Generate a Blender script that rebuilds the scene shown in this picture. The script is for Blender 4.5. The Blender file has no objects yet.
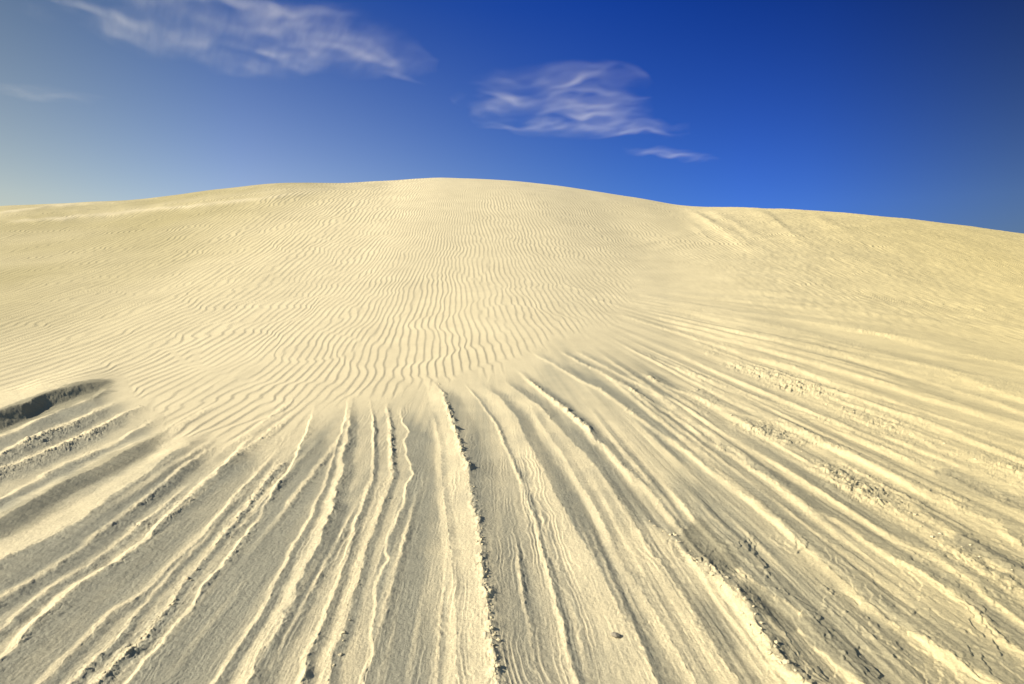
import bpy, math, random
import numpy as np
random.seed(7)
C = bpy.context.scene.collection
scene = bpy.context.scene

# ------------------------------------------------------------------ camera
F, CX, CY = 569.0, 512.0, 342.0          # 20 mm lens on a 36 mm wide frame, 1024 x 684
HZ = 285.0                               # picture row of the true horizon
CAM_H = 1.6
P = math.atan((CY - HZ) / F)
SP, CP = math.sin(P), math.cos(P)
cam_d = bpy.data.cameras.new('camera')
cam_d.lens, cam_d.sensor_width, cam_d.sensor_fit = F / 1024 * 36.0, 36.0, 'HORIZONTAL'
cam_d.clip_start, cam_d.clip_end = 0.05, 30000.0
cam = bpy.data.objects.new('camera', cam_d)
C.objects.link(cam)
cam.location = (0, 0, CAM_H)
cam.rotation_euler = (math.pi / 2 - P, 0, 0)
scene.camera = cam

def pix_to_st(u, v):
    x = (np.asarray(u, float) - CX) / F
    y = -(np.asarray(v, float) - CY) / F
    d = CP + y * SP
    return x / d, (y * CP - SP) / d      # X/Y and height-above-eye / Y

def project(X, Y, Z):
    z = Z - CAM_H
    dep = Y * CP - z * SP
    up = Y * SP + z * CP
    dep = np.maximum(dep, 0.05)
    return CX + F * X / dep, CY - F * up / dep

# ------------------------------------------------------------------ noise
_ang = np.linspace(0, 2 * np.pi, 256, endpoint=False)
_gx, _gy = np.cos(_ang).astype(np.float32), np.sin(_ang).astype(np.float32)
def _hash(xi, yi, seed):
    h = (xi.astype(np.uint32) * np.uint32(374761393) + yi.astype(np.uint32) * np.uint32(668265263)
         + np.uint32((seed * 974711 + 12345) & 0xffffffff))
    h = (h ^ (h >> np.uint32(13))) * np.uint32(1274126177)
    return ((h ^ (h >> np.uint32(16))) & np.uint32(255)).astype(np.int32)
def pn(x, y, seed=0):
    """Perlin noise, about -0.7..0.7"""
    x = np.asarray(x, np.float64); y = np.asarray(y, np.float64)
    xf, yf = np.floor(x), np.floor(y)
    xi, yi = xf.astype(np.int64), yf.astype(np.int64)
    fx, fy = (x - xf).astype(np.float32), (y - yf).astype(np.float32)
    u = fx * fx * fx * (fx * (fx * 6 - 15) + 10)
    v = fy * fy * fy * (fy * (fy * 6 - 15) + 10)
    def g(a, b, dx, dy):
        k = _hash(xi + a, yi + b, seed)
        return _gx[k] * dx + _gy[k] * dy
    n0 = g(0, 0, fx, fy) * (1 - u) + g(1, 0, fx - 1, fy) * u
    n1 = g(0, 1, fx, fy - 1) * (1 - u) + g(1, 1, fx - 1, fy - 1) * u
    return n0 * (1 - v) + n1 * v
def sm(a, b, x):
    t = np.clip((x - a) / (b - a), 0, 1)
    return t * t * (3 - 2 * t)

# ------------------------------------------------------------------ the smooth dune
SKY = [(-60, 210), (0, 206), (90, 203), (150, 198.5), (185, 193.5), (220, 189), (250, 185.5), (275, 183.3),
       (310, 183), (350, 182.6), (385, 181), (410, 179), (440, 178), (480, 178.6), (520, 181.5),
       (560, 186), (600, 192), (640, 198.5), (675, 204.5), (700, 207), (740, 207.4), (790, 209.2),
       (840, 212.4), (900, 218), (960, 225), (1024, 234), (1090, 243)]
_ss, _tt = pix_to_st([p[0] for p in SKY], [p[1] for p in SKY])
RY = np.array([0, 4, 6.5, 9, 12, 15, 20, 28, 34, 39, 44, 52, 64, 90, 140, 200])
RR = np.array([0, 0, 0.003, 0.04, 0.115, 0.205, 0.40, 0.755, 0.935, 1.0, 0.99, 0.90, 0.72, 0.34, 0.05, 0])
_yd = np.concatenate([np.linspace(0, 60, 1201), np.linspace(60.2, 200, 700)])
_rd = np.interp(_yd, RY, RR)
k = np.hanning(61); k /= k.sum()
_rs = np.interp(np.linspace(-10, 210, 4401), _yd, _rd)
_rs = np.convolve(np.pad(_rs, 30, mode='edge'), k, mode='valid')
_yg = np.linspace(-10, 210, 4401)
def R(Y):
    return np.interp(Y, _yg, _rs)
def amp(s, wide=False):
    """dune height along a bearing so that its skyline stands where it should"""
    n = 400
    sg = np.linspace(_ss[0], _ss[-1], n)
    tg = np.interp(sg, _ss, _tt)
    yy = np.linspace(14, 70, 400)
    ry = R(yy)
    A = np.array([np.min((t * yy + CAM_H) / ry) for t in tg])
    w_ = 60 if wide else 6
    kk = np.hanning(2 * w_ + 1); kk /= kk.sum()
    A = np.convolve(np.pad(A, w_, mode='edge'), kk, mode='valid')
    a = np.interp(s, sg, A)
    over = np.maximum(np.abs(s) - 1.0, 0)
    return 2.0 + (a - 2.0) * np.exp(-over * 1.2)
def height(s, Y):
    r_ = R(Y)
    a, b = amp(s), amp(s, True)
    return r_ * (b + (a - b) * sm(0.25, 0.97, r_))
def base_z(s, Y):
    return height(s, Y)

# ------------------------------------------------------------------ grid: bearing x depth
ds = 0.00112
core = np.arange(-1.02, 1.02 + ds / 2, ds)
tail = [core[-1]]; st = ds
while tail[-1] < 30:
    st = min(st * 1.035, 0.004) if tail[-1] < 1.35 else st * 1.12
    tail.append(tail[-1] + st)
tail = np.array(tail[1:])
S = np.concatenate([-tail[::-1], core, tail])
rows = [1.25]
A0 = float(amp(np.array([-0.1]))[0])
while rows[-1] < 38:
    y = rows[-1]; e = 0.002 * y
    t = lambda q: (A0 * R(q) - CAM_H) / q
    dt = abs(t(y + e) - t(y)) / e * F
    rows.append(y + min(max(0.72 / max(dt, 1e-6), 0.0025), 0.07))
st = 0.07
while rows[-1] < 6000:
    st = min(st * 1.02, 0.2) if rows[-1] < 48 else st * 1.10
    rows.append(rows[-1] + st)
YR = np.array(rows)
back = np.array([-120., -40., -12., -4., -1.0, 0.2, 0.8, 1.1])
nb = len(back)
Yfan = np.concatenate([np.full(nb, YR[0]), YR])
Yw = np.concatenate([back, YR])
NX, NY = len(S), len(Yfan)
X = (Yfan[:, None] * S[None, :])
Y = np.repeat(Yw[:, None], NX, 1)
_R = R(Yfan)[:, None]
Z0 = _R * (amp(S, True)[None, :] + (amp(S) - amp(S, True))[None, :] * np.where(Yfan[:, None] < 41, sm(0.25, 0.97, _R), 1.0))
print('grid', NX, NY, NX * NY)
front = sm(0.9, 1.5, Y)                  # relief only in front of the photographer
U, V = project(X, np.maximum(Y, 0.6), Z0)

# ---------------- streak coordinates: bearing and distance about the point the streaks run to
VX, VY = 475.0, 270.0
AL = np.arctan2(U - VX, V - VY)          # 0 straight down, + right, - left
RHO = np.hypot(U - VX, V - VY)
gi, gj = np.gradient(AL)
dXj = np.gradient(X, axis=1); dYi = np.gradient(Y, axis=0); dXi = np.gradient(X, axis=0)
dadx = gj / dXj
dady = (gi - dadx * dXi) / dYi
ME = 1.0 / np.maximum(np.hypot(dadx, dady), 1e-3)   # metres per radian across the streaks
ME = np.clip(ME, 0.3, 40.0)
del gi, gj, dXj, dYi, dXi, dadx, dady

# ---------------- where the eroded layers lie open (below / right of this line)
BU = [-400, 0, 60, 100, 122, 132, 150, 167, 200, 250, 290, 330, 360, 400, 440, 480, 520, 550, 580, 605, 622, 640, 690, 700]
BV = [396, 392, 386, 380, 380, 392, 402, 432, 441, 443, 432, 402, 394, 392, 380, 376, 358, 343, 334, 326, 305, 268, 206, 120]
edge = np.interp(U, BU, BV)
edge_n = 9 * pn(U / 22.0, V / 22.0, 3) + 17 * pn(np.arctan2(U - 475.0, V - 270.0) * 17, V / 160.0, 8) + 5 * pn(U / 8.0, V / 8.0, 4)
_sl = np.interp(U, (np.array(BU[1:]) + np.array(BU[:-1])) / 2, np.diff(BV) / np.diff(BU))
SD = (V - edge) / np.sqrt(1 + _sl ** 2) + edge_n * 0.8
SD = SD / (1 + 0.7 * sm(535, 620, U))
SD = np.maximum(SD, 0.4 * (U - 690)) 
STREAK = sm(-3, 5, SD)
RIP = 1 - sm(-7, 5, SD + 6 * pn(X * 1.5, Y * 1.5, 9))
# a patch of ripples that reaches in among the streaks on the right, and faint ones high on the right flank
RIP = np.maximum(RIP, sm(34, 12, np.hypot((U - 585) * 0.8, (V - 308) * 1.5) + 10 * pn(U / 15., V / 15., 5)))
RIP = np.maximum(RIP, 1.0 * sm(600, 700, U) * sm(318, 285, V - (U - 800) * 0.18) * sm(-0.25, 0.2, pn(X * 0.25, Y * 0.25, 6) + 0.1))

H = np.zeros_like(Z0)

# ---------------- broad swells
H += 0.05 * pn(X * 0.35, Y * 0.12, 11) * sm(3, 10, Y) + 0.10 * pn(X * 0.12, Y * 0.1, 12) * sm(12, 20, Y) * sm(36, 25, Y)

# ---------------- wind ripples
cdir = 0.11 * sm(-5, -1, X)
xr = X + cdir * (Y - 10)
_xs = np.linspace(-60, 60, 6001); _wl = 0.135 + 0.065 * sm(-2.0, -8.5, _xs) + 0.03 * sm(3, 9, _xs)
_ph = np.concatenate([[0], np.cumsum(0.5 * (1 / _wl[1:] + 1 / _wl[:-1]) * np.diff(_xs))])
ph = np.interp(xr, _xs, _ph)
ph = ph + 1.5 * pn(X * 0.22, Y * 0.16, 21) + 0.75 * pn(X * 0.7, Y * 0.45, 22) + 0.34 * pn(X * 1.7, Y * 1.15, 23) + 0.12 * pn(X * 4, Y * 3.2, 24)
ph = ph + 0.5 * sm(-0.04, 0.10, pn(X * 0.9, Y * 0.4, 25)) + 0.5 * sm(0.02, 0.12, pn(X * 0.6 + 9, Y * 0.55, 26))
fr = ph - np.floor(ph)
rise = np.clip(fr / 0.70, 0, 1)
fall = np.clip((fr - 0.70) / 0.30, 0, 1)
rip = np.where(fr < 0.70, rise ** 1.25, 1 - fall * fall * (3 - 2 * fall))
ramp = 0.0074 * (0.85 + 0.55 * pn(X * 0.8, Y * 0.5, 27) + 0.3 * pn(X * 3, Y * 1.5, 28))
ramp *= (1 + 0.45 * sm(13, 24, Y) - 0.25 * sm(35, 39, Y)) * (1 + 0.6 * sm(-2, -8.5, X) + 0.8 * sm(5, 10, X))
ramp = np.where(Y > 44, 0, ramp)
H += RIP * ramp * (rip - 0.5) * front
del fr, rise, fall, rip, xr, ph

# ---------------- ridges left by the eroded layers.
# points run along the crest; widths (picture scale at the outer end) of the sunward face and of the lee;
# steepness of the named side; crumbling; wander of the crest
RID = []
LEEMAX = 8.5
def ridge(pts, wl, wr, slope, side='l', crumb=0.0, wig=0.0, fade=0.10, hmax=0.06, scal=0.0, out=0.0, cw=1.0, taper=0.0):
    RID.append(dict(pts=pts, wl=wl, wr=wr, slope=slope, side=side, crumb=crumb, wig=wig, fade=fade, scal=scal, hmax=hmax, out=out, cw=cw, taper=taper))
    return pts
# left side
ridge([(120,378),(100,385),(80,391),(46,402),(24,413),(0,421)], 30, 9, 27, 'r', 0.05, 1.5, 0.12, hmax=0.26, taper=0.35)
ridge([(117,383),(94,401),(58,414),(23,432),(0,441)], 6.8, 16, 17, 'l', 0.20, 0.8)
G2 = ridge([(128,401),(112,407),(73,426),(44,437),(21,448),(0,459)], 6.1, 12, 18, 'l', 1.10, 2.0)
G3 = ridge([(150,405),(128,415),(98,431),(77,441),(54,452),(23,465),(0,473)], 4.8, 12, 20, 'l', 1.20, 2.0)
ridge([(161,417),(145,427),(117,445),(94,455),(66,467),(35,483),(0,502)], 4.8, 16, 14, 'l', 0.90, 2.5)
ridge([(166,434),(150,443),(117,460),(70,483),(40,500),(0,522)], 12.2, 14, 18, 'r', 0.20, 2.0)
G6 = ridge([(208,437),(190,447),(171,459),(155,472),(126,491),(114,499),(100,511),(80,525),(54,539),(30,552),(0,568)], 24, 40, 12, 'l', 0.35, 3.0, scal=2.5)
ridge([(222,443),(205,455),(185,470),(165,486),(140,507),(117,524),(98,538),(80,552),(58,568),(30,585),(0,603)], 6.1, 12, 13, 'l', 0.55, 1.5)
ridge([(195,481),(165,508),(143,525),(110,550),(89,567),(65,580),(35,601),(14,620),(0,632)], 4.8, 9, 12, 'l', 0.60, 2.5)
G9 = ridge([(258,434),(251,440),(238,455),(217,478),(200,491),(164,525),(150,542),(126,560),(98,578),(77,592),(49,613),(30,632),(14,648),(0,662)], 8.8, 50, 24, 'l', 0.65, 3.0, scal=4.0)
ridge([(280,450),(262,470),(240,492),(222,515),(200,540),(168,571),(140,597),(112,615),(85,642),(58,669),(40,684)], 6.8, 10, 13, 'l', 0.55, 3.0)
ridge([(230,512),(205,540),(178,568),(150,600),(120,636),(90,664),(70,684)], 4.8, 7, 13, 'l', 0.90, 3.0)
G11 = ridge([(294,455),(270,479),(256,497),(236,524),(218,546),(200,568),(183,587),(169,611),(150,634),(131,650),(115,662),(100,683)], 7.5, 8, 20, 'l', 1.20, 3.0, cw=1.5)
G11B = ridge([(315,405),(312,418),(305,440),(300,450),(289,472),(277,490),(256,523),(230,559),(205,587),(194,608),(173,632),(159,653),(145,664),(131,683)], 5.4, 66, 23, 'l', 0.80, 3.0, scal=3.0)
# centre left
ridge([(350,395),(346,420),(340,439),(333,462),(326,483),(319,500),(308,524),(294,550),(287,566),(275,587),(268,604),(256,622),(237,653),(219,683)], 6, 9, 17, 'l', 0.15, 2.0, scal=3.0)
G13 = ridge([(353,397),(350,420),(347,441),(341,474),(334,502),(326,526),(312,557),(297,592),(281,625),(269,648),(248,683)], 16, 24, 17, 'l', 0.55, 4.0, scal=5.0)
G14 = ridge([(370,397),(374,420),(375,450),(373,481),(363,504),(356,525),(352,540),(345,566),(338,587),(329,611),(317,639),(306,664),(304,683)], 7, 10, 19, 'l', 0.6, 3.0, scal=2.0)
G15 = ridge([(387,401),(391,425),(392,455),(394,472),(387,495),(381,512),(375,528),(368,545),(361,573),(354,597),(345,627),(333,655),(329,683)], 11, 11, 18, 'l', 1.0, 3.0, cw=1.4)
G16 = ridge([(401,404),(403,422),(410,432),(405,441),(408,457),(414,475),(407,488),(405,504),(400,513),(396,526),(387,538),(389,562),(380,578),(376,606),(373,629),(372,657),(366,683)], 5, 60, 21, 'l', 0.25, 3.0, scal=3.0)
ridge([(430,404),(436,422),(441,446),(448,524),(455,582),(457,629),(456,683)], 14, 12, 6, 'l', 0.0, 0.5)
G18 = ridge([(431,378),(443,393),(450,415),(456,432),(461,450),(468,469),(470,490),(475,514),(480,531),(482,559),(484,589),(488,622),(491,648),(497,683)], 54, 60, 8, 'l', 1.7, 2.0, cw=1.4)
G19 = ridge([(463,380),(479,399),(496,422),(510,455),(524,488),(536,523),(543,554),(551,580),(556,604),(564,627),(570,655),(577,683)], 6, 9, 20, 'l', 0.35, 1.5)
ridge([(480,382),(500,398),(517,418),(526,440),(540,465),(555,495),(575,530),(600,575),(625,620),(655,684)], 46, 34, 10, 'r', 0.0, 2.0)
ridge([(585,520),(600,554),(621,604),(635,634),(647,664),(656,683)], 5, 6, 13, 'l', 0.25, 2.0)
ridge([(531,408),(560,450),(575,476),(590,500),(605,529),(619,559),(647,601),(670,643),(694,683)], 13, 16, 11, 'l', 0.05, 1.5)
G21 = ridge([(503,378),(540,406),(564,434),(585,455),(600,474),(614,495),(633,523),(650,550),(665,571),(682,596),(700,632),(717,655),(738,683)], 58, 30, 9, 'l', 0.45, 3.0)
G22A = ridge([(517,369),(540,390),(564,408),(585,427),(597,441),(607,448),(630,474),(651,493),(668,514),(676,526)], 8, 14, 15, 'l', 0.85, 2.5)
G22 = ridge([(640,520),(665,533),(677,547),(694,564),(712,578),(731,592),(745,606),(759,634),(768,648),(782,669),(794,683)], 32, 36, 9, 'r', 1.2, 4.0, 0.08, cw=2.0)
ridge([(660,480),(690,515),(703,529),(731,559),(750,580),(768,597),(800,618),(812,632),(845,664),(861,683)], 13, 50, 17, 'l', 0.2, 4.0)
# right side
G24 = ridge([(530,352),(552,364),(600,390),(623,406),(658,432),(691,455),(717,476),(750,500),(780,523),(800,545),(835,573),(861,599),(893,624),(931,645),(964,667),(992,684)], 9.8, 32, 15, 'l', 0.42, 2.5, hmax=0.016, fade=0.03)
ridge([(560,352),(600,373),(630,390),(670,413),(710,443),(738,458),(773,483),(800,502),(849,529),(893,559),(921,575),(964,603),(996,636),(1024,655)], 7.5, 18, 14, 'l', 0.47, 4.0, hmax=0.016, fade=0.03)
ridge([(575,352),(600,365),(635,383),(677,404),(710,425),(745,446),(778,465),(800,479),(830,497),(858,518),(877,529),(931,557),(964,580),(999,608),(1024,629)], 6.0, 18, 13, 'l', 0.22, 1.5, hmax=0.016, fade=0.03)
G26 = ridge([(690,394),(717,411),(760,432),(800,450),(835,475),(870,497),(910,520),(950,545),(1000,580)], 10.5, 18, 6, 'l', 1.10, 5.0, cw=2.6, hmax=0.016, fade=0.03)
ridge([(640,374),(690,396),(725,409),(770,422),(800,434),(840,453),(877,467),(912,486),(940,497),(975,514),(1000,527),(1024,545)], 6.0, 18, 14, 'l', 0.72, 4.0, hmax=0.016, fade=0.03)
ridge([(900,497),(930,517),(960,536),(990,558),(1024,574)], 10, 13, 16, 'r', 0.3, 4.0, hmax=0.016, fade=0.03)
ridge([(640,352),(665,364),(700,378),(731,388),(768,402),(800,413),(835,427),(870,443),(930,466),(1024,507)], 4.5, 13, 12, 'l', 0.47, 3.0, hmax=0.016, fade=0.03)
G29 = ridge([(700,352),(760,374),(800,389),(837,406),(870,422),(912,434),(940,449),(992,465),(1024,476)], 4.0, 11, 9, 'l', 1.10, 3.0, cw=2.0, hmax=0.016, fade=0.03)
ridge([(620,315),(660,327),(698,338),(742,354),(800,371),(835,385),(877,401),(917,415),(964,432),(996,441),(1024,451)], 6.0, 13, 15, 'l', 0.27, 2.0, hmax=0.016, fade=0.03)
ridge([(690,340),(742,360),(790,377),(850,398),(930,425),(1024,462)], 4.0, 6, 10, 'l', 0.22, 2.0, hmax=0.016, fade=0.03)
ridge([(590,298),(650,315),(700,328),(760,345),(800,355),(844,366),(882,378),(929,394),(975,410),(1024,425)], 4.5, 10, 15, 'l', 0.22, 2.0, hmax=0.016, fade=0.03)
ridge([(640,306),(700,320),(740,329),(790,341),(837,354),(884,367),(922,378),(964,392),(1024,412)], 4.0, 8, 13, 'l', 0.22, 2.0, hmax=0.016, fade=0.03)
ridge([(620,300),(690,311),(740,320),(790,331),(834,341),(895,358),(942,370),(994,389),(1024,400)], 4.5, 9, 14, 'l', 0.22, 2.0, hmax=0.016, fade=0.03)
ridge([(640,294),(693,305),(740,313),(790,319),(837,327),(884,336),(921,345),(977,356),(1024,368)], 4.0, 8, 12, 'l', 0.22, 2.5, hmax=0.016, fade=0.03)
ridge([(560,285),(630,298),(690,311),(760,335)], 4.0, 6, 12, 'l', 0.22, 1.0, hmax=0.016, fade=0.03)
# many slighter streaks that come and go between the traced ones
srnd = random.Random(11)
def slight(n, a0, a1, r0, r1, wl_, wr_, sl, cap, cr=0.0):
    for _ in range(n):
        a_ = math.radians(srnd.uniform(a0, a1)); ra = srnd.uniform(*r0); rb = ra + srnd.uniform(*r1)
        dr = math.radians(srnd.uniform(-0.7, 0.7))
        p_ = [(VX + q_ * math.sin(a_ + dr * f_), VY + q_ * math.cos(a_ + dr * f_)) for f_, q_ in ((f_, ra + (rb - ra) * f_) for f_ in (0, .25, .5, .75, 1))]
        ridge(p_, srnd.uniform(*wl_), srnd.uniform(*wr_), srnd.uniform(*sl), 'l', cr * srnd.random(), srnd.uniform(0.8, 2.5), 0.25, hmax=cap, out=0.35)
slight(100, 62, 86, (140, 400), (120, 330), (2, 4.5), (4, 9), (11, 18), 0.016)
slight(26, 38, 66, (130, 380), (120, 330), (3, 7), (5, 14), (9, 16), 0.022, 0.5)
slight(46, 83, 101, (130, 340), (80, 220), (2.5, 5), (4, 9), (6, 13), 0.016)
slight(16, 8, 40, (150, 330), (90, 240), (3, 6), (5, 14), (8, 14), 0.012, 0.4)
slight(30, -68, -5, (190, 400), (80, 260), (3, 7), (6, 14), (8, 15), 0.013, 0.8)
# blown-out layers below the right-hand skyline
ridge([(687,211),(705,220),(724,228),(746,242),(769,252),(790,262)], 14, 8, 24, 'r', 0.0, 1.5, 0.02, hmax=0.05, out=0.22)
ridge([(711,214),(732,222),(748,232),(765,239),(793,256)], 10, 9, 24, 'r', 0.1, 2.5, 0.02, hmax=0.05, out=0.22)
ridge([(695,214),(716,227),(740,243),(760,256)], 7, 6, 22, 'r', 0.0, 2.0, 0.03, hmax=0.05, out=0.22)
ridge([(689,224),(715,243),(728,252)], 8, 7, 18, 'r', 0.0, 2.0, 0.03, hmax=0.05, out=0.22)
ridge([(750,210.5),(769,216),(795,237),(830,260)], 12, 7, 14, 'r', 0.0, 2.5, 0.03, hmax=0.05, out=0.22)
ridge([(812,215),(851,234),(880,262)], 14, 8, 13, 'r', 0.0, 2.0, 0.03, hmax=0.05, out=0.22)

ALW = AL + (0.006 * pn(X * 5, Y * 4, 201) + 0.006 * pn(X * 14, Y * 11, 202) + 0.005 * pn(X * 34, Y * 27, 203)) / np.clip(ME, 1.0, 6)
RID_G22 = G22
CR = np.zeros_like(H); LEE = np.zeros_like(H); RH = np.zeros_like(H); NEAR = np.zeros_like(H); GRY = np.zeros_like(H)
for n, r in enumerate(RID):
    q = np.array(r['pts'], float)
    a = np.arctan2(q[:, 0] - VX, q[:, 1] - VY); ro = np.hypot(q[:, 0] - VX, q[:, 1] - VY)
    o = np.argsort(ro); a, ro = a[o], ro[o]
    wl, wr = r['wl'] / ro[-1], r['wr'] / ro[-1]
    wg = r['wig'] / ro[-1]
    wr0 = wr
    lo, hi = a.min() - wl - 4 * wg - 0.05, a.max() + max(wr, 0.03) + 4 * wg + 0.05
    m = (AL > lo) & (AL < hi) & (RHO > ro[0] * (1 - 0.02) - 8) & (Y > 0.9) & (Y < 42)
    if not m.any():
        continue
    al, rh, x, y = ALW[m], RHO[m], X[m], Y[m]
    c = np.interp(rh, ro, a)
    if wg:
        c = c + wg * (1.2 * pn(y * 1.7, 0 * y + n * 7.3, 50 + n) + 0.7 * pn(y * 5.0, x * 2, 150 + n) + 0.5 * pn(y * 13.0, x * 5, 750 + n))
    if r['scal']:                        # scalloped, notched lip
        sc = np.abs(pn(y * 3.6, x * 0.4 + n, 250 + n)) * 2.2
        c = c - r['scal'] / ro[-1] * (0.5 - sc)
    d = al - c
    if r['taper']:
        wr = wr * (1 - r['taper'] * sm(ro[-1], ro[0], rh))
    rampf = sm(ro[0] * 0.98, ro[0] * (1 + r['fade']) + 6, rh)
    if r['out']:
        rampf = rampf * sm(ro[-1] * 1.02, ro[-1] * (1.02 - r['out']), rh)
    hw = math.tan(math.radians(r['slope'])) * (wl if r['side'] == 'l' else wr)
    if r['side'] == 'l':
        hw = min(hw, math.tan(math.radians(LEEMAX)) * wr)
    hcap = r['hmax']
    calm = 0.35 if r['side'] == 'r' else 1.0
    hh = hw * ME[m]
    hh = hcap * np.tanh(hh / hcap)
    hh = hh * np.clip(0.85 + calm * 0.6 * pn(y * 0.9, x * 0.5 + n, 350 + n) + calm * 0.5 * pn(y * 3.1, x * 1.5, 650 + n), 0.1, 1.5) * rampf
    tl = np.clip(1 + d / wl, 0, 1); tr = np.clip(1 - d / wr, 0, 1)
    left = 0.6 * tl + 0.4 * tl * tl * (3 - 2 * tl)
    right = tr ** 1.12 if r['side'] == 'l' else 0.7 * tr + 0.3 * tr * tr * (3 - 2 * tr)
    RH[m] += hh * np.where(d < 0, left, right)
    wc = min(0.015, 0.6 * (wl + wr0)) * r['cw']
    if r['crumb']:
        e = np.where(d < 0, d / (wc * 0.75), d / (wc * 1.15))
        pat = 0.6 + 1.3 * pn(y * 1.1, x * 0.6, 450 + n) + 0.6 * pn(y * 3.3, x * 1.2, 550 + n)
        CR[m] = np.maximum(CR[m], r['crumb'] * np.exp(-e * e) * rampf * np.clip(pat, 0, 1.3))
    LEE[m] = np.maximum(LEE[m], np.where(d > 0, np.exp(-(d / (0.045)) ** 2), 0) * rampf)
    NEAR[m] = np.maximum(NEAR[m], sm(-1.3, -0.5, d / wl + 0.5 * pn(x * 12, y * 5, 900 + n)) * sm(0.007, -0.003, d) * rampf * np.clip(0.75 + 0.9 * pn(y * 2.2, x, 950 + n), 0, 1))  # sunward faces kept paler, their light put into the colour
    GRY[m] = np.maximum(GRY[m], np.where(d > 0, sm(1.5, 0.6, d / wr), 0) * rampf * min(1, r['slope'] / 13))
H += 0.9 * RH * front
del RH

# ---------------- finer layers between the ridges: streaks at every width
sk = STREAK * front * sm(42, 34, Y)
lr = np.log(np.maximum(RHO, 1))
for kf, am, al_, sd in ((26, 0.07, 1.6, 61), (58, 0.075, 2.2, 62), (120, 0.07, 3.0, 63), (240, 0.07, 5.0, 64), (420, 0.05, 7.0, 65)):
    H += sk * (0.35 + 0.9 * sm(560, 700, U)) * am * np.minimum(ME, 8) / kf * pn(AL * kf, lr * al_, sd) * (0.7 + 0.9 * pn(X * 0.6, Y * 0.3, sd + 100))

# ---------------- thin wandering ledges of the layers (little steps facing the wind)
patch = np.maximum(0.55 * sm(-0.05, 0.2, pn(AL * 14, lr * 2.2, 71)), sm(0.05, 0.08, AL) * sm(0.36, 0.30, AL) * sm(150, 230, RHO)) * STREAK * front * sm(14, 7, Y)
ledge = AL / 0.0200 + 1.0 * pn(AL * 33, lr * 1.2, 77) + 2.0 * pn(X * 1.7, Y * 1.9, 72) + 0.75 * pn(X * 6.5, Y * 5.0, 73) + 0.28 * pn(X * 15, Y * 12, 74) + 1.5 * pn(AL * 5, lr * 1.5, 75)
fr = ledge - np.floor(ledge)
for kf, am, al_, sd in ((44, 0.10, 1.5, 66), (105, 0.10, 2.5, 67), (230, 0.08, 4.0, 68)):
    wv = AL + 0.004 * pn(X * 2.5, Y * 2.5, sd + 50)
    H += sk * (0.04 + 0.5 * sm(560, 700, U)) * am * np.minimum(ME, 6) / kf * (0.5 - np.abs(pn(wv * kf, lr * al_, sd)) * 2.2) * sm(-0.25, 0.25, pn(AL * 11, lr * 2.5, sd + 100))
H += patch * 0.0042 * np.clip(0.45 + 1.5 * pn(X * 2.2, Y * 1.7, 76) + 0.6 * pn(ledge * 0.5, Y * 0.8, 78), 0.05, 1.3) * np.where(fr < 0.16, sm(0, 0.16, fr), np.clip(1 - (fr - 0.16) / 0.6, 0, 1))
ledge = ledge * 2.7 + 3.1
fr = ledge - np.floor(ledge)
H += patch * 0.0006 * np.where(fr < 0.25, sm(0, 0.25, fr), 1 - (fr - 0.25) / 0.75)
del fr, ledge

# ---------------- broken crust slabs: flat plates with sharp ledges
_g = np.array(RID_G22, float)
du = U - np.interp(V, _g[:, 1], _g[:, 0])
SLAB = sm(8, 44, du) * sm(190, 120, du) * sm(526, 552, V) * STREAK * front
SLAB = np.maximum(SLAB, 0.25 * sm(-150, -90, U - 700 + 0.9 * (V - 560)) * sm(700, 660, U) * sm(560, 600, V) * sm(560, 620, U) * STREAK * 0.6)
SLAB = np.maximum(SLAB, sm(110, 140, U) * sm(200, 170, U) * sm(600, 640, V) * 0.25 * STREAK)
SLAB = np.maximum(SLAB, sm(860, 920, U) * sm(520, 545, V) * 0.9 * STREAK * front)
pl = pn(AL * 13, lr * 4.5, 301) + 0.35 * pn(X * 5, Y * 3.6, 302) + 0.16 * pn(X * 16, Y * 12, 303) + 0.06 * pn(X * 45, Y * 36, 304)
H += 0.72 * SLAB * (0.009 * sm(-0.12, -0.08, pl) + 0.009 * sm(0.07, 0.11, pl) + 0.008 * sm(0.24, 0.275, pl) - 0.018 * np.clip(pl, -0.3, 0.4))

def cells(x, y, seed):
    """cellular noise: a random value per cell, and the distance to the cell's rim"""
    xi, yi = np.floor(x).astype(np.int64), np.floor(y).astype(np.int64)
    f1 = np.full(x.shape, 9.0, np.float32); f2 = f1.copy(); val = np.zeros(x.shape, np.float32)
    for a in (-1, 0, 1):
        for b in (-1, 0, 1):
            hx = _hash(xi + a, yi + b, seed) / 255.0; hy = _hash(xi + a, yi + b, seed + 1) / 255.0
            d = np.hypot(xi + a + 0.1 + 0.8 * hx - x, yi + b + 0.1 + 0.8 * hy - y).astype(np.float32)
            nearer = d < f1
            f2 = np.where(nearer, f1, np.minimum(f2, d))
            val = np.where(nearer, _hash(xi + a, yi + b, seed + 2) / 255.0, val)
            f1 = np.where(nearer, d, f1)
    return val, f2 - f1
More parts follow.
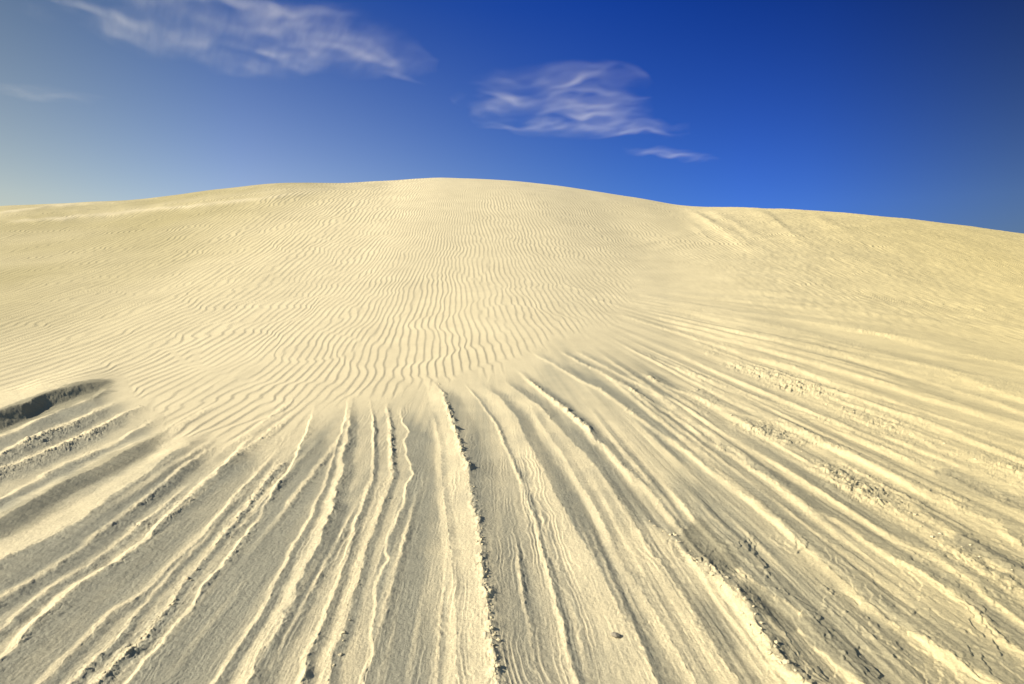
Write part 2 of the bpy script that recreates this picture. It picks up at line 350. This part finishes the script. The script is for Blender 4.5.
# ---------------- crumbling crust on the crests
n1 = pn(X * 10 + 0.5 * pn(X * 30, Y * 26, 80), Y * 10, 81) + 0.5 * pn(X * 22, Y * 24, 82) + 0.22 * pn(X * 55, Y * 50, 79)
n2 = pn(X * 5, Y * 4, 83)
knob = sm(0.0, 0.10, n1) * (0.7 + 0.9 * n2) + 0.5 * sm(0.2, 0.3, n1) + 0.25 * n1
mc = CR > 0.03
cv = np.zeros_like(H)
for fq, sd, wt in ((9.0, 401, 0.75), (21.0, 411, 0.45), (44.0, 421, 0.22)):
    xx, yy_ = X[mc], Y[mc]
    v_, e_ = cells(xx * fq + 0.35 * pn(xx * fq * 2.2, yy_ * fq * 2.2, sd + 5), yy_ * fq * 0.9, sd)
    cv[mc] += wt * np.clip(v_ * 1.7 - 0.7, 0, 1) * sm(0.02, 0.16, e_) * (0.75 + 0.8 * pn(xx * 30, yy_ * 30, sd + 7))
knob = 0.62 * knob + cv * 1.7
H += np.clip(CR, 0, 1.6) * 0.0135 * knob * front * (0.55 + 0.45 * sm(2.5, 6, Y))
# little wind tails behind the crumbs
H += LEE * STREAK * front * 0.0065 * pn(X * 4.0, Y * 24 + X * 3, 84) * sm(12, 6, Y)
# wind-combed grain on the bare layers, soft dimples elsewhere
H += STREAK * front * sm(9, 5, Y) * ((0.0008 * pn(AL * 300 + Y * 9, lr * 16 + X * 4, 85) + 0.0007 * pn(AL * 170 - Y * 5, lr * 11, 92)) * sm(-0.3, 0.2, pn(X * 1.3, Y * 0.9, 93)) + 0.0015 * pn(X * 55, Y * 46, 91) + 0.0010 * pn(X * 26, Y * 14, 86) + 0.003 * pn(X * 7, Y * 4, 87))
# shaken, lumpy surface on the right flank
H += sm(660, 800, U) * sm(330, 300, V - (U - 800) * 0.15) * sm(44, 36, Y) * (0.018 * pn(X * 0.9, Y * 0.8, 88) + 0.011 * pn(X * 3.1, Y * 1.6, 89) + 0.011 * pn(X * 7, Y * 4, 90))
# low banks just under the left-hand skyline
for pts, hgt, wd in (([(-20, 214), (0, 213.5), (30, 209.5), (55, 205.5), (90, 203.0), (130, 200.5)], 0.06, 2.0),
                     ([(0, 223), (50, 220.5), (82, 216.5), (110, 214.5), (135, 211), (170, 208.5), (215, 204), (270, 198), (330, 190)], 0.07, 2.0)):
    q = np.array(pts)
    m = (U > q[0, 0]) & (U < q[-1, 0]) & (V < 240) & (Y > 15) & (Y < 46)
    d = V[m] - np.interp(U[m], q[:, 0], q[:, 1]) + 1.2 * pn(U[m] / 14., V[m] * 0, 95)
    f = sm(q[0, 0], q[0, 0] + 30, U[m]) * sm(q[-1, 0], q[-1, 0] - 40, U[m]) * (0.8 + 0.5 * pn(U[m] / 28., V[m] * 0, 96))
    H[m] += hgt * f * np.where(d < 0, np.exp(-(d / (2.6 * wd)) ** 2), np.exp(-(d / wd) ** 2))

ZZ = Z0 + H

# ------------------------------------------------------------------ colour fields of the sand, some with shade put in
GREYF = STREAK * sm(-2, 34, SD) * (0.40 + 0.60 * GRY + 0.45 * pn(AL * 9, lr * 1.4, 101) + 0.3 * pn(AL * 34, lr * 3, 102) + 0.12 * pn(X * 5, Y * 5, 103))  # grey of the bare layers, with lee-side shade put into the colour
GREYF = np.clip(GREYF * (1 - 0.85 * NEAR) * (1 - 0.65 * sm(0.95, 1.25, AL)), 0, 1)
DAMP_SHADE = np.zeros_like(H)  # damp olive patches, plus painted shade on the scarp, slab and hollows
rag = 0.55 * pn(AL * 40, lr * 6, 105) + 0.35 * pn(X * 6, Y * 4, 107) + 0.2 * pn(X * 20, Y * 14, 109)
for u0, v0, u1, v1, wpx, k_ in ((738, 588, 800, 632, 12, 1.0), (800, 622, 880, 690, 12, 1.0), (-20, 437, 117, 382, 9, 1.0), (-20, 540, 168, 436, 11, 0.55),
                               (55, 490, 150, 442, 6, 0.45), (684, 528, 738, 574, 19, 1.0), (770, 640, 800, 684, 9, 0.7),
                               (935, 470, 1040, 515, 8, 0.55), (955, 540, 1040, 585, 7, 0.8), (862, 612, 930, 668, 6, 0.6),
                               (985, 610, 1040, 650, 8, 0.6)):
    a0, a1 = math.atan2(u0 - VX, v0 - VY), math.atan2(u1 - VX, v1 - VY)
    r0, r1 = math.hypot(u0 - VX, v0 - VY), math.hypot(u1 - VX, v1 - VY)
    f = (RHO - r0) / (r1 - r0)
    e = np.abs(AL - (a0 + (a1 - a0) * np.clip(f, 0, 1))) * RHO / wpx
    ends = np.maximum(np.abs(f - 0.5) * 2, 0) ** 3
    DAMP_SHADE = np.maximum(DAMP_SHADE, k_ * sm(1.1, 0.7, np.hypot(e, ends) + rag))
DAMP_SHADE = np.clip(DAMP_SHADE, 0, 1) * front
WARM = np.clip(0.55 * sm(0.0, 0.95, X / np.maximum(Yfan[:, None], 0.5)) + 0.5 * sm(0, 22, X), 0, 1)
LEFT_DIM = sm(-3.5, -15, X) * (0.85 + 0.4 * pn(X * 0.3, Y * 0.3, 108))  # darker towards the left: lens falloff put into the sand colour
BANK = np.zeros_like(H)
for pts in ([(-20, 214), (0, 213.5), (30, 209.5), (55, 205.5), (90, 203.6), (130, 201)],
            [(0, 223), (50, 220.5), (82, 216.5), (110, 214.5), (135, 211), (170, 208.5), (215, 204), (270, 198), (330, 190)]):
    q = np.array(pts)
    d = V - np.interp(U, q[:, 0], q[:, 1]) + 1.2 * pn(U / 14., V * 0, 95)
    BANK = np.maximum(BANK, np.exp(-(d / 1.5) ** 2) * sm(q[0, 0], q[0, 0] + 30, U) * sm(q[-1, 0], q[-1, 0] - 60, U) * (0.75 + 0.6 * pn(U / 25., V * 0, 97)))
LEFT_DIM = np.clip(LEFT_DIM * (1 - 0.9 * BANK * (Y > 15) * (Y < 46)), 0, 1)

# ------------------------------------------------------------------ meshes
def ground_mesh(name, faces_mask):
    """the part of the sheet whose quads are in faces_mask"""
    idx = np.arange(NX * NY, dtype=np.int64).reshape(NY, NX)
    q = np.stack([idx[:-1, :-1], idx[:-1, 1:], idx[1:, 1:], idx[1:, :-1]], -1)[faces_mask]
    used = np.zeros(NX * NY, bool); used[q.ravel()] = True
    remap = np.cumsum(used) - 1
    q = remap[q].astype(np.int32)
    co = np.stack([X.ravel()[used], Y.ravel()[used], ZZ.ravel()[used]], -1).astype(np.float32)
    me = bpy.data.meshes.new(name)
    me.vertices.add(len(co)); me.vertices.foreach_set('co', co.ravel())
    me.loops.add(q.size); me.loops.foreach_set('vertex_index', q.ravel())
    me.polygons.add(len(q)); me.polygons.foreach_set('loop_start', np.arange(0, q.size, 4, dtype=np.int32))
    me.polygons.foreach_set('use_smooth', np.ones(len(q), bool))
    for nm, arr in (('grey_shade', GREYF), ('damp', DAMP_SHADE), ('warm', WARM), ('left_dim', LEFT_DIM)):
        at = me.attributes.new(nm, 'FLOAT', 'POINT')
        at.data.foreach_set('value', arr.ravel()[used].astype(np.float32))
    me.update(calc_edges=True)
    me.validate()
    o = bpy.data.objects.new(name, me); C.objects.link(o)
    o['kind'] = 'structure'
    return o

# ------------------------------------------------------------------ materials
def nodes_of(mat):
    mat.use_nodes = True
    nt = mat.node_tree
    return nt, nt.nodes, nt.links
def sand_material(name, attrs=True):
    m = bpy.data.materials.new(name)
    nt, N, L = nodes_of(m)
    b = N['Principled BSDF']
    b.inputs['Roughness'].default_value = 0.95
    b.inputs['Specular IOR Level'].default_value = 0.12
    geo = N.new('ShaderNodeNewGeometry')
    def noise(scale, detail, rough=0.6):
        t = N.new('ShaderNodeTexNoise'); t.inputs['Scale'].default_value = scale
        t.inputs['Detail'].default_value = detail; t.inputs['Roughness'].default_value = rough
        L.new(geo.outputs['Position'], t.inputs['Vector'])
        return t.outputs['Fac']
    def mix(fac, a, c, mode='MIX'):
        x = N.new('ShaderNodeMix'); x.data_type = 'RGBA'; x.blend_type = mode
        if isinstance(fac, float): x.inputs['Factor'].default_value = fac
        else: L.new(fac, x.inputs['Factor'])
        for sock, val in ((x.inputs[6], a), (x.inputs[7], c)):
            if isinstance(val, tuple): sock.default_value = val + (1,)
            else: L.new(val, sock)
        return x.outputs[2]
    def ramp(fac, lo, hi, vlo, vhi):
        r = N.new('ShaderNodeMapRange'); r.inputs['From Min'].default_value = lo; r.inputs['From Max'].default_value = hi
        r.inputs['To Min'].default_value = vlo; r.inputs['To Max'].default_value = vhi
        L.new(fac, r.inputs['Value']); return r.outputs['Result']
    def attr(n):
        a = N.new('ShaderNodeAttribute'); a.attribute_name = n
        return a.outputs['Fac']
    col = PALE
    if attrs:
        col = mix(attr('warm'), PALE, WARMC)
        col = mix(attr('left_dim'), col, LEFT_DIMC)
        col = mix(attr('grey_shade'), col, mix(attr('warm'), GREYC, GREYWC))
        col = mix(ramp(attr('damp'), 0, 1, 0, 0.85), col, DAMP_SHADEC)  # one tint for damp sand and painted shade
    g = ramp(noise(120.0, 4.0, 0.85), 0.3, 0.7, 0.76, 1.18)
    p = ramp(noise(0.9, 9.0, 0.72), 0.3, 0.7, 0.90, 1.07)
    mm = N.new('ShaderNodeMath'); mm.operation = 'MULTIPLY'; L.new(g, mm.inputs[0]); L.new(p, mm.inputs[1])
    vm = N.new('ShaderNodeVectorMath'); vm.operation = 'SCALE'; L.new(col if not isinstance(col, tuple) else mix(0.0, col, col), vm.inputs[0]); L.new(mm.outputs[0], vm.inputs['Scale'])
    L.new(vm.outputs[0], b.inputs['Base Color'])
    bp = N.new('ShaderNodeBump'); bp.inputs['Strength'].default_value = 0.6; bp.inputs['Distance'].default_value = 0.010
    L.new(noise(60.0, 5.0, 0.75), bp.inputs['Height'])
    L.new(bp.outputs['Normal'], b.inputs['Normal'])
    return m
PALE = (0.650, 0.555, 0.345)
WARMC = (0.700, 0.570, 0.265)
LEFT_DIMC = (0.430, 0.365, 0.185)
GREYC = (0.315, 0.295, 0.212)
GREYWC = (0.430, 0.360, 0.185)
DAMP_SHADEC = (0.250, 0.228, 0.150)
sand = sand_material('sand')

qs = STREAK[:-1, :-1] > 0.5
qs &= (U[:-1, :-1] > -500) & (U[:-1, :-1] < 1600) | (Y[:-1, :-1] < 6)
qs[:nb] = True
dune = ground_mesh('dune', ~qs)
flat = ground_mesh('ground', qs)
for o in (dune, flat):
    o.data.materials.append(sand)
# the plain that carries on to the horizon, a little lower
pm = bpy.data.meshes.new('plain')
E = 9000.0
gx = np.linspace(-E, E, 41)
vv = [(x, y, -0.45) for y in gx for x in gx]
ff = [(j * 41 + i, j * 41 + i + 1, (j + 1) * 41 + i + 1, (j + 1) * 41 + i) for j in range(40) for i in range(40)]
pm.from_pydata(vv, [], ff); pm.materials.append(sand_material('plain_sand', False))
po = bpy.data.objects.new('terrain', pm); C.objects.link(po); po['kind'] = 'structure'

# ------------------------------------------------------------------ picking points on the relief
iS = lambda s: float(np.interp(s, S, np.arange(NX)))
iY = lambda y: float(np.interp(y, YR, np.arange(len(YR)))) + nb
def surf(x, y):
    i, j = iY(y), iS(x / y)
    i0, j0 = int(i), int(j); fi, fj = i - i0, j - j0
    z = ZZ[i0:i0 + 2, j0:j0 + 2]
    return float((z[0, 0] * (1 - fj) + z[0, 1] * fj) * (1 - fi) + (z[1, 0] * (1 - fj) + z[1, 1] * fj) * fi)
def place(u, v):
    s, t = pix_to_st(u, v); s = float(s); t = float(t)
    yy = np.linspace(1.6, 36, 4000)
    tt = (base_z(np.full_like(yy, s), yy) - CAM_H) / yy
    kx = int(np.argmax(tt >= t))
    y = float(yy[kx])
    return s * y, y

# ------------------------------------------------------------------ clods and the pebble
def lump(name, seed, flat_=0.7, rough=0.35, sub=3):
    import bmesh
    bm = bmesh.new()
    bmesh.ops.create_icosphere(bm, subdivisions=sub, radius=1.0)
    for v in bm.verts:
        c = v.co.normalized()
        n = float(pn(np.array([c.x * 1.6 + c.z * 0.9 + seed]), np.array([c.y * 1.6 - c.z * 1.1 + 3 * seed]), seed)[0])
        n2 = float(pn(np.array([c.x * 4 + c.z * 3 + seed]), np.array([c.y * 4 + c.z * 2.0]), seed + 9)[0])
        v.co = c * (1 + rough * 1.4 * n + rough * 0.6 * n2)
        v.co.z *= flat_
    me = bpy.data.meshes.new(name); bm.to_mesh(me); bm.free()
    me.polygons.foreach_set('use_smooth', np.ones(len(me.polygons), bool))
    return me
clod_meat = sand_material('clod_sand', False)
variants = [lump('clod', 11 + i, 0.5 + 0.05 * i, 0.7) for i in range(6)]
for me in variants: me.materials.append(clod_meat)
rnd = random.Random(5)
def clods(pts, n, label, group, size=(0.010, 0.024), spread=3.0, t0=0.03, off=2.0):
    q = np.array(pts, float); q = q[np.argsort(q[:, 1])]
    ln = np.concatenate([[0], np.cumsum(np.hypot(*np.diff(q, axis=0).T))])
    for i in range(n):
        f = t0 + (1 - t0) * (i + rnd.random()) / n
        u = float(np.interp(f * ln[-1], ln, q[:, 0])) + rnd.gauss(off, spread) * (0.4 + 0.6 * f)
        v = float(np.interp(f * ln[-1], ln, q[:, 1])) + rnd.gauss(0, 2)
        if not (2 < u < 1022 and v < 682): continue
        x, y = place(u, v)
        o = bpy.data.objects.new('sand_clod', rnd.choice(variants)); C.objects.link(o)
        r = 0.37 * rnd.uniform(*size) * (0.75 + 0.06 * y) * rnd.choice([0.7, 0.85, 1.0, 1.0, 1.25])
        o.scale = (r * rnd.uniform(0.8, 1.3), r * rnd.uniform(0.8, 1.5), r * rnd.uniform(0.7, 1.1))
        o.rotation_euler = (rnd.uniform(-.35, .35), rnd.uniform(-.35, .35), rnd.uniform(0, 6.28))
        o.location = (x, y, surf(x, y) + r * 0.18)
        o['label'] = label; o['category'] = 'sand clod'; o['group'] = group
CL = 'small crumbly sand clod '
clods(G18, 70, CL + 'on the long dark-notched ridge at the picture centre', 'clods along the central crumbling ridge', (0.012, 0.026))
clods(G22, 46, CL + 'on the broken ridge between dark hollow and olive damp patches', 'clods along the broken ridge at lower right', (0.013, 0.028), 6.0)
clods(G11, 26, CL + 'on the double broken ridge at lower left', 'clods along the double ridge at lower left', (0.010, 0.022))
clods(G3, 16, CL + 'on the short dark ridge below the dark scarp at far left', 'clods on the short ridges at far left', (0.009, 0.017), 1.5)
clods(G15, 22, CL + 'on the ridge just left of the zigzag bright line', 'clods beside the zigzag line', (0.010, 0.020))
clods(G22A, 22, CL + 'on the thin ridge ending at the dark hollow', 'clods on the thin ridge above the hollow', (0.008, 0.016))
clods(G26, 34, CL + 'lying loose on the pale drift at right', 'clods strewn over the pale drift at right', (0.012, 0.026), 9.0, 0.1)
clods(G29, 14, CL + 'on the streaked slope at the right edge', 'clods on the far right streaks', (0.014, 0.028), 6.0, 0.3)

pmesh = lump('pebble', 41, 0.62, 0.22, 4)
pmat = bpy.data.materials.new('pebble_stone')
nt, N, L = nodes_of(pmat)
tn = N.new('ShaderNodeTexNoise'); tn.inputs['Scale'].default_value = 9.0; tn.inputs['Detail'].default_value = 5.0
cr = N.new('ShaderNodeValToRGB')
cr.color_ramp.elements[0].color = (0.13, 0.115, 0.085, 1); cr.color_ramp.elements[1].color = (0.36, 0.31, 0.22, 1)
co_ = N.new('ShaderNodeTexCoord'); L.new(co_.outputs['Object'], tn.inputs['Vector'])
L.new(tn.outputs['Fac'], cr.inputs['Fac']); L.new(cr.outputs['Color'], N['Principled BSDF'].inputs['Base Color'])
N['Principled BSDF'].inputs['Roughness'].default_value = 0.8
pmesh.materials.append(pmat)
x, y = place(616, 640)
peb = bpy.data.objects.new('pebble', pmesh); C.objects.link(peb)
peb.scale = (0.022, 0.013, 0.016); peb.rotation_euler = (0, 0.1, -0.35)
peb.location = (x, y, surf(x, y) + 0.008)
peb['label'] = 'single small dark pebble lying alone on the grey sand at lower centre right'
peb['category'] = 'pebble'

# ------------------------------------------------------------------ cirrus
ALT = 1500.0
def cloud_pt(u, v):
    s, t = pix_to_st(u, v)
    yy = (ALT - CAM_H) / float(t)
    return float(s) * yy, yy
def cloud(outline, streams, label, dens, thick, fib, seed):
    """outline: hull in bearings; streams: (u, v, length, width, turn) soft cores of the wisps"""
    pts = [cloud_pt(*p) for p in outline]
    cx = sum(p[0] for p in pts) / len(pts); cy = sum(p[1] for p in pts) / len(pts)
    nrm = len(pts)
    rings = [(-0.5, 0.90), (-0.25, 1.0), (0.25, 1.0), (0.5, 0.90)]
    vv, ff = [], []
    for zz, k_ in rings:
        for p in pts:
            vv.append(((p[0] - cx) * k_, (p[1] - cy) * k_, zz * thick))
    for a in range(3):
        for i in range(nrm):
            j = (i + 1) % nrm
            ff.append((a * nrm + i, a * nrm + j, (a + 1) * nrm + j, (a + 1) * nrm + i))
    ff.append(tuple(range(nrm))[::-1]); ff.append(tuple(range(3 * nrm, 4 * nrm)))
    me = bpy.data.meshes.new('cloud'); me.from_pydata(vv, [], ff)
    import bmesh
    bm = bmesh.new(); bm.from_mesh(me); bmesh.ops.recalc_face_normals(bm, faces=bm.faces); bm.to_mesh(me); bm.free()
    o = bpy.data.objects.new('cloud', me); C.objects.link(o); o.location = (cx, cy, ALT)
    o['label'] = label; o['category'] = 'cloud'; o['group'] = 'thin white clouds in the blue sky'
    m = bpy.data.materials.new('cloud_vapour')
    nt, N, L = nodes_of(m)
    N.remove(N['Principled BSDF'])
    out = N['Material Output']
    vol = N.new('ShaderNodeVolumePrincipled')
    vol.inputs['Color'].default_value = (0.96, 0.97, 1.0, 1); vol.inputs['Anisotropy'].default_value = 0.0
    L.new(vol.outputs[0], out.inputs['Volume'])
    tc = N.new('ShaderNodeTexCoord')
    def math_(op, a, b=None, clamp=False):
        x = N.new('ShaderNodeMath'); x.operation = op; x.use_clamp = clamp
        for k_, val in enumerate((a, b)):
            if val is None: continue
            if isinstance(val, (int, float)): x.inputs[k_].default_value = val
            else: L.new(val, x.inputs[k_])
        return x.outputs[0]
    # ragged coordinate
    wn = N.new('ShaderNodeTexNoise'); wn.inputs['Scale'].default_value = 0.0020; wn.inputs['Detail'].default_value = 2.0
    L.new(tc.outputs['Object'], wn.inputs['Vector'])
    sub = N.new('ShaderNodeVectorMath'); sub.operation = 'SUBTRACT'; L.new(wn.outputs['Color'], sub.inputs[0]); sub.inputs[1].default_value = (.5, .5, .5)
    scl = N.new('ShaderNodeVectorMath'); scl.operation = 'SCALE'; L.new(sub.outputs[0], scl.inputs[0]); scl.inputs['Scale'].default_value = 260.0
    add = N.new('ShaderNodeVectorMath'); add.operation = 'ADD'; L.new(tc.outputs['Object'], add.inputs[0]); L.new(scl.outputs[0], add.inputs[1])
    total = None
    for (u0, v0, u1, v1, wid, wgt) in streams:
        ax, ay = cloud_pt(u0, v0); bx, by = cloud_pt(u1, v1)
        mx, my = (ax + bx) / 2 - cx, (ay + by) / 2 - cy
        ln = math.hypot(bx - ax, by - ay) / 2 + wid; an = math.atan2(by - ay, bx - ax)
        mp = N.new('ShaderNodeMapping'); mp.vector_type = 'TEXTURE'
        mp.inputs['Location'].default_value = (mx, my, 0); mp.inputs['Rotation'].default_value = (0, 0, an)
        mp.inputs['Scale'].default_value = (ln, wid, thick * 0.5)
        L.new(add.outputs[0], mp.inputs['Vector'])
        le = N.new('ShaderNodeVectorMath'); le.operation = 'LENGTH'; L.new(mp.outputs[0], le.inputs[0])
        f = math_('SUBTRACT', 1.0, le.outputs['Value'], True)
        f = math_('MULTIPLY', math_('POWER', f, 1.3), wgt)
        total = f if total is None else math_('MAXIMUM', total, f)
    # fibres combed one way
    mp = N.new('ShaderNodeMapping'); mp.inputs['Rotation'].default_value = (0, 0, -fib[0]); mp.inputs['Location'].default_value = (seed * 13.1, 0, 0)
    scl2 = N.new('ShaderNodeVectorMath'); scl2.operation = 'SCALE'; L.new(sub.outputs[0], scl2.inputs[0]); scl2.inputs['Scale'].default_value = 110.0
    add2 = N.new('ShaderNodeVectorMath'); add2.operation = 'ADD'; L.new(tc.outputs['Object'], add2.inputs[0]); L.new(scl2.outputs[0], add2.inputs[1])
    L.new(add2.outputs[0], mp.inputs['Vector'])
    mp2 = N.new('ShaderNodeMapping'); mp2.inputs['Scale'].default_value = (fib[1], fib[2], fib[2] * 0.6); L.new(mp.outputs[0], mp2.inputs['Vector'])
    fn = N.new('ShaderNodeTexNoise'); fn.inputs['Scale'].default_value = 1.0; fn.inputs['Detail'].default_value = 8.0; fn.inputs['Roughness'].default_value = 0.68
    L.new(mp2.outputs[0], fn.inputs['Vector'])
    mr = N.new('ShaderNodeMapRange'); mr.inputs['From Min'].default_value = 0.20; mr.inputs['From Max'].default_value = 0.92
    L.new(fn.outputs['Fac'], mr.inputs['Value'])
    d = math_('MULTIPLY', math_('MULTIPLY', total, mr.outputs['Result']), dens)
    L.new(d, vol.inputs['Density'])
    me.materials.append(m)
    return o
cloud([(-10, -60), (180, -75), (330, -20), (400, 25), (440, 62), (425, 95), (360, 88), (290, 92), (190, 72), (90, 60), (10, 40)],
      [(22, 0, 267, 66, 380, 0.7), (102, -25, 282, 35, 560, 0.75), (182, -15, 387, 62, 520, 1.0), (247, 68, 327, 54, 260, 1.1), (282, 20, 392, 68, 360, 0.9)],
      'long wispy white cloud fanning out across the upper left of the sky', 0.0064, 70, (2.2, 0.0016, 0.0105), 1)
cloud([(440, 92), (480, 62), (560, 52), (640, 66), (690, 118), (690, 148), (640, 150), (560, 145), (480, 128)],
      [(465, 108, 550, 95, 420, 0.75), (510, 80, 620, 76, 360, 0.8), (570, 90, 605, 125, 560, 1.0), (500, 122, 668, 130, 420, 0.85)],
      'ragged wispy white cloud hanging in the deep blue above the dune crest', 0.0054, 70, (2.6, 0.0017, 0.0085), 2)
cloud([(610, 140), (660, 136), (715, 148), (730, 168), (680, 170), (620, 160)],
      [(635, 150, 705, 160, 260, 1.0)],
      'tiny thin cloud streak just below and right of the ragged cloud', 0.0030, 70, (2.9, 0.0016, 0.0080), 3)
cloud([(-40, 88), (20, 76), (90, 82), (110, 100), (60, 112), (-40, 112)],
      [(-10, 92, 75, 98, 300, 1.0)],
      'faint small cloud streak in the hazy sky at the far left', 0.0014, 70, (3.1, 0.0016, 0.0080), 4)

# ------------------------------------------------------------------ sun and sky
SUN_EL, SUN_AZ = math.radians(28), math.radians(-95)      # azimuth from +Y, negative to the left
sd_ = bpy.data.lights.new('sun', 'SUN'); sd_.energy = 5.0; sd_.angle = math.radians(0.53); sd_.color = (1.0, 0.93, 0.80)
so = bpy.data.objects.new('sun', sd_); C.objects.link(so)
from mathutils import Vector
dirv = Vector((math.sin(SUN_AZ) * math.cos(SUN_EL), math.cos(SUN_AZ) * math.cos(SUN_EL), math.sin(SUN_EL)))
so.rotation_euler = dirv.to_track_quat('Z', 'Y').to_euler(); so.location = dirv * 50

w = bpy.data.worlds.new('World'); scene.world = w; w.use_nodes = True
N, L = w.node_tree.nodes, w.node_tree.links
bg = N['Background']
sky = N.new('ShaderNodeTexSky'); sky.sky_type = 'NISHITA'; sky.sun_disc = False
sky.sun_elevation = SUN_EL; sky.sun_rotation = SUN_AZ % (2 * math.pi)
sky.air_density = 1.0; sky.dust_density = 0.6; sky.ozone_density = 3.0; sky.altitude = 200
bg.inputs['Strength'].default_value = 0.07
# deep polarised blue at right angles to the sun, paler and warmer towards it and towards the horizon
tcw = N.new('ShaderNodeTexCoord'); sx = N.new('ShaderNodeSeparateXYZ'); L.new(tcw.outputs['Generated'], sx.inputs[0])
at2 = N.new('ShaderNodeMath'); at2.operation = 'ARCTAN2'; L.new(sx.outputs['X'], at2.inputs[0]); L.new(sx.outputs['Y'], at2.inputs[1])
fa = N.new('ShaderNodeMapRange'); fa.inputs['From Min'].default_value = math.radians(-62); fa.inputs['From Max'].default_value = math.radians(62)
L.new(at2.outputs[0], fa.inputs['Value'])
def sky_ramp(cols):
    r_ = N.new('ShaderNodeValToRGB'); r_.color_ramp.interpolation = 'B_SPLINE'
    el = r_.color_ramp.elements
    while len(el) < len(cols): el.new(0.5)
    for e_, (az, c_) in zip(el, cols):
        e_.position = (az + 62) / 124; e_.color = tuple(k_ * SKYK for k_ in c_) + (1,)
    L.new(fa.outputs['Result'], r_.inputs['Fac'])
    return r_.outputs['Color']
SKYK = 1.16
low = sky_ramp([(-58, (.80, .58, .34)), (-42, (.84, .68, .48)), (-21, (.98, .86, 1.0)), (5, (.23, .43, 1.12)), (27, (.13, .28, .80)), (42, (.17, .20, .28)), (58, (.17, .20, .26))])
high = sky_ramp([(-58, (.45, .40, .28)), (-42, (.40, .40, .36)), (-21, (.17, .32, .68)), (5, (.055, .23, .86)), (27, (.03, .12, .47)), (42, (.022, .05, .15)), (58, (.04, .07, .15))])
fe = N.new('ShaderNodeMapRange'); fe.inputs['From Min'].default_value = 0.12; fe.inputs['From Max'].default_value = 0.42
L.new(sx.outputs['Z'], fe.inputs['Value'])
mxs = N.new('ShaderNodeMix'); mxs.data_type = 'RGBA'; L.new(fe.outputs['Result'], mxs.inputs['Factor']); L.new(low, mxs.inputs[6]); L.new(high, mxs.inputs[7])
fz = N.new('ShaderNodeMapRange'); fz.inputs['From Min'].default_value = 0.52; fz.inputs['From Max'].default_value = 0.85
L.new(sx.outputs['Z'], fz.inputs['Value'])
mxz = N.new('ShaderNodeMix'); mxz.data_type = 'RGBA'; aba = N.new('ShaderNodeMath'); aba.operation = 'ABSOLUTE'; L.new(at2.outputs[0], aba.inputs[0])
fo = N.new('ShaderNodeMapRange'); fo.interpolation_type = 'SMOOTHSTEP'; fo.inputs['From Min'].default_value = math.radians(58); fo.inputs['From Max'].default_value = math.radians(105)
L.new(aba.outputs[0], fo.inputs['Value'])
mxf = N.new('ShaderNodeMath'); mxf.operation = 'MAXIMUM'; L.new(fo.outputs['Result'], mxf.inputs[0]); L.new(fz.outputs['Result'], mxf.inputs[1])
L.new(mxf.outputs[0], mxz.inputs['Factor']); L.new(mxs.outputs[2], mxz.inputs[6]); mxz.inputs[7].default_value = (.98, .95, .90, 1)
mul = N.new('ShaderNodeMix'); mul.data_type = 'RGBA'; mul.blend_type = 'MULTIPLY'; mul.inputs['Factor'].default_value = 1.0
L.new(sky.outputs['Color'], mul.inputs[6]); L.new(mxz.outputs[2], mul.inputs[7])
L.new(mul.outputs[2], bg.inputs['Color'])

# ------------------------------------------------------------------ picture
vs = scene.view_settings
vs.view_transform, vs.look, vs.exposure, vs.gamma = 'Standard', 'None', 0.80, 1.0
vs.use_curve_mapping = False
cy_ = scene.cycles
cy_.max_bounces, cy_.diffuse_bounces, cy_.volume_bounces = 6, 3, 1
cy_.volume_step_rate = 1.0; cy_.volume_max_steps = 128
cy_.use_denoising = True
cy_.denoiser = 'OPENIMAGEDENOISE'
cy_.denoising_input_passes = 'RGB_ALBEDO_NORMAL'
cy_.denoising_prefilter = 'ACCURATE'
scene.render.filter_size = 1.15
cy_.use_adaptive_sampling = False
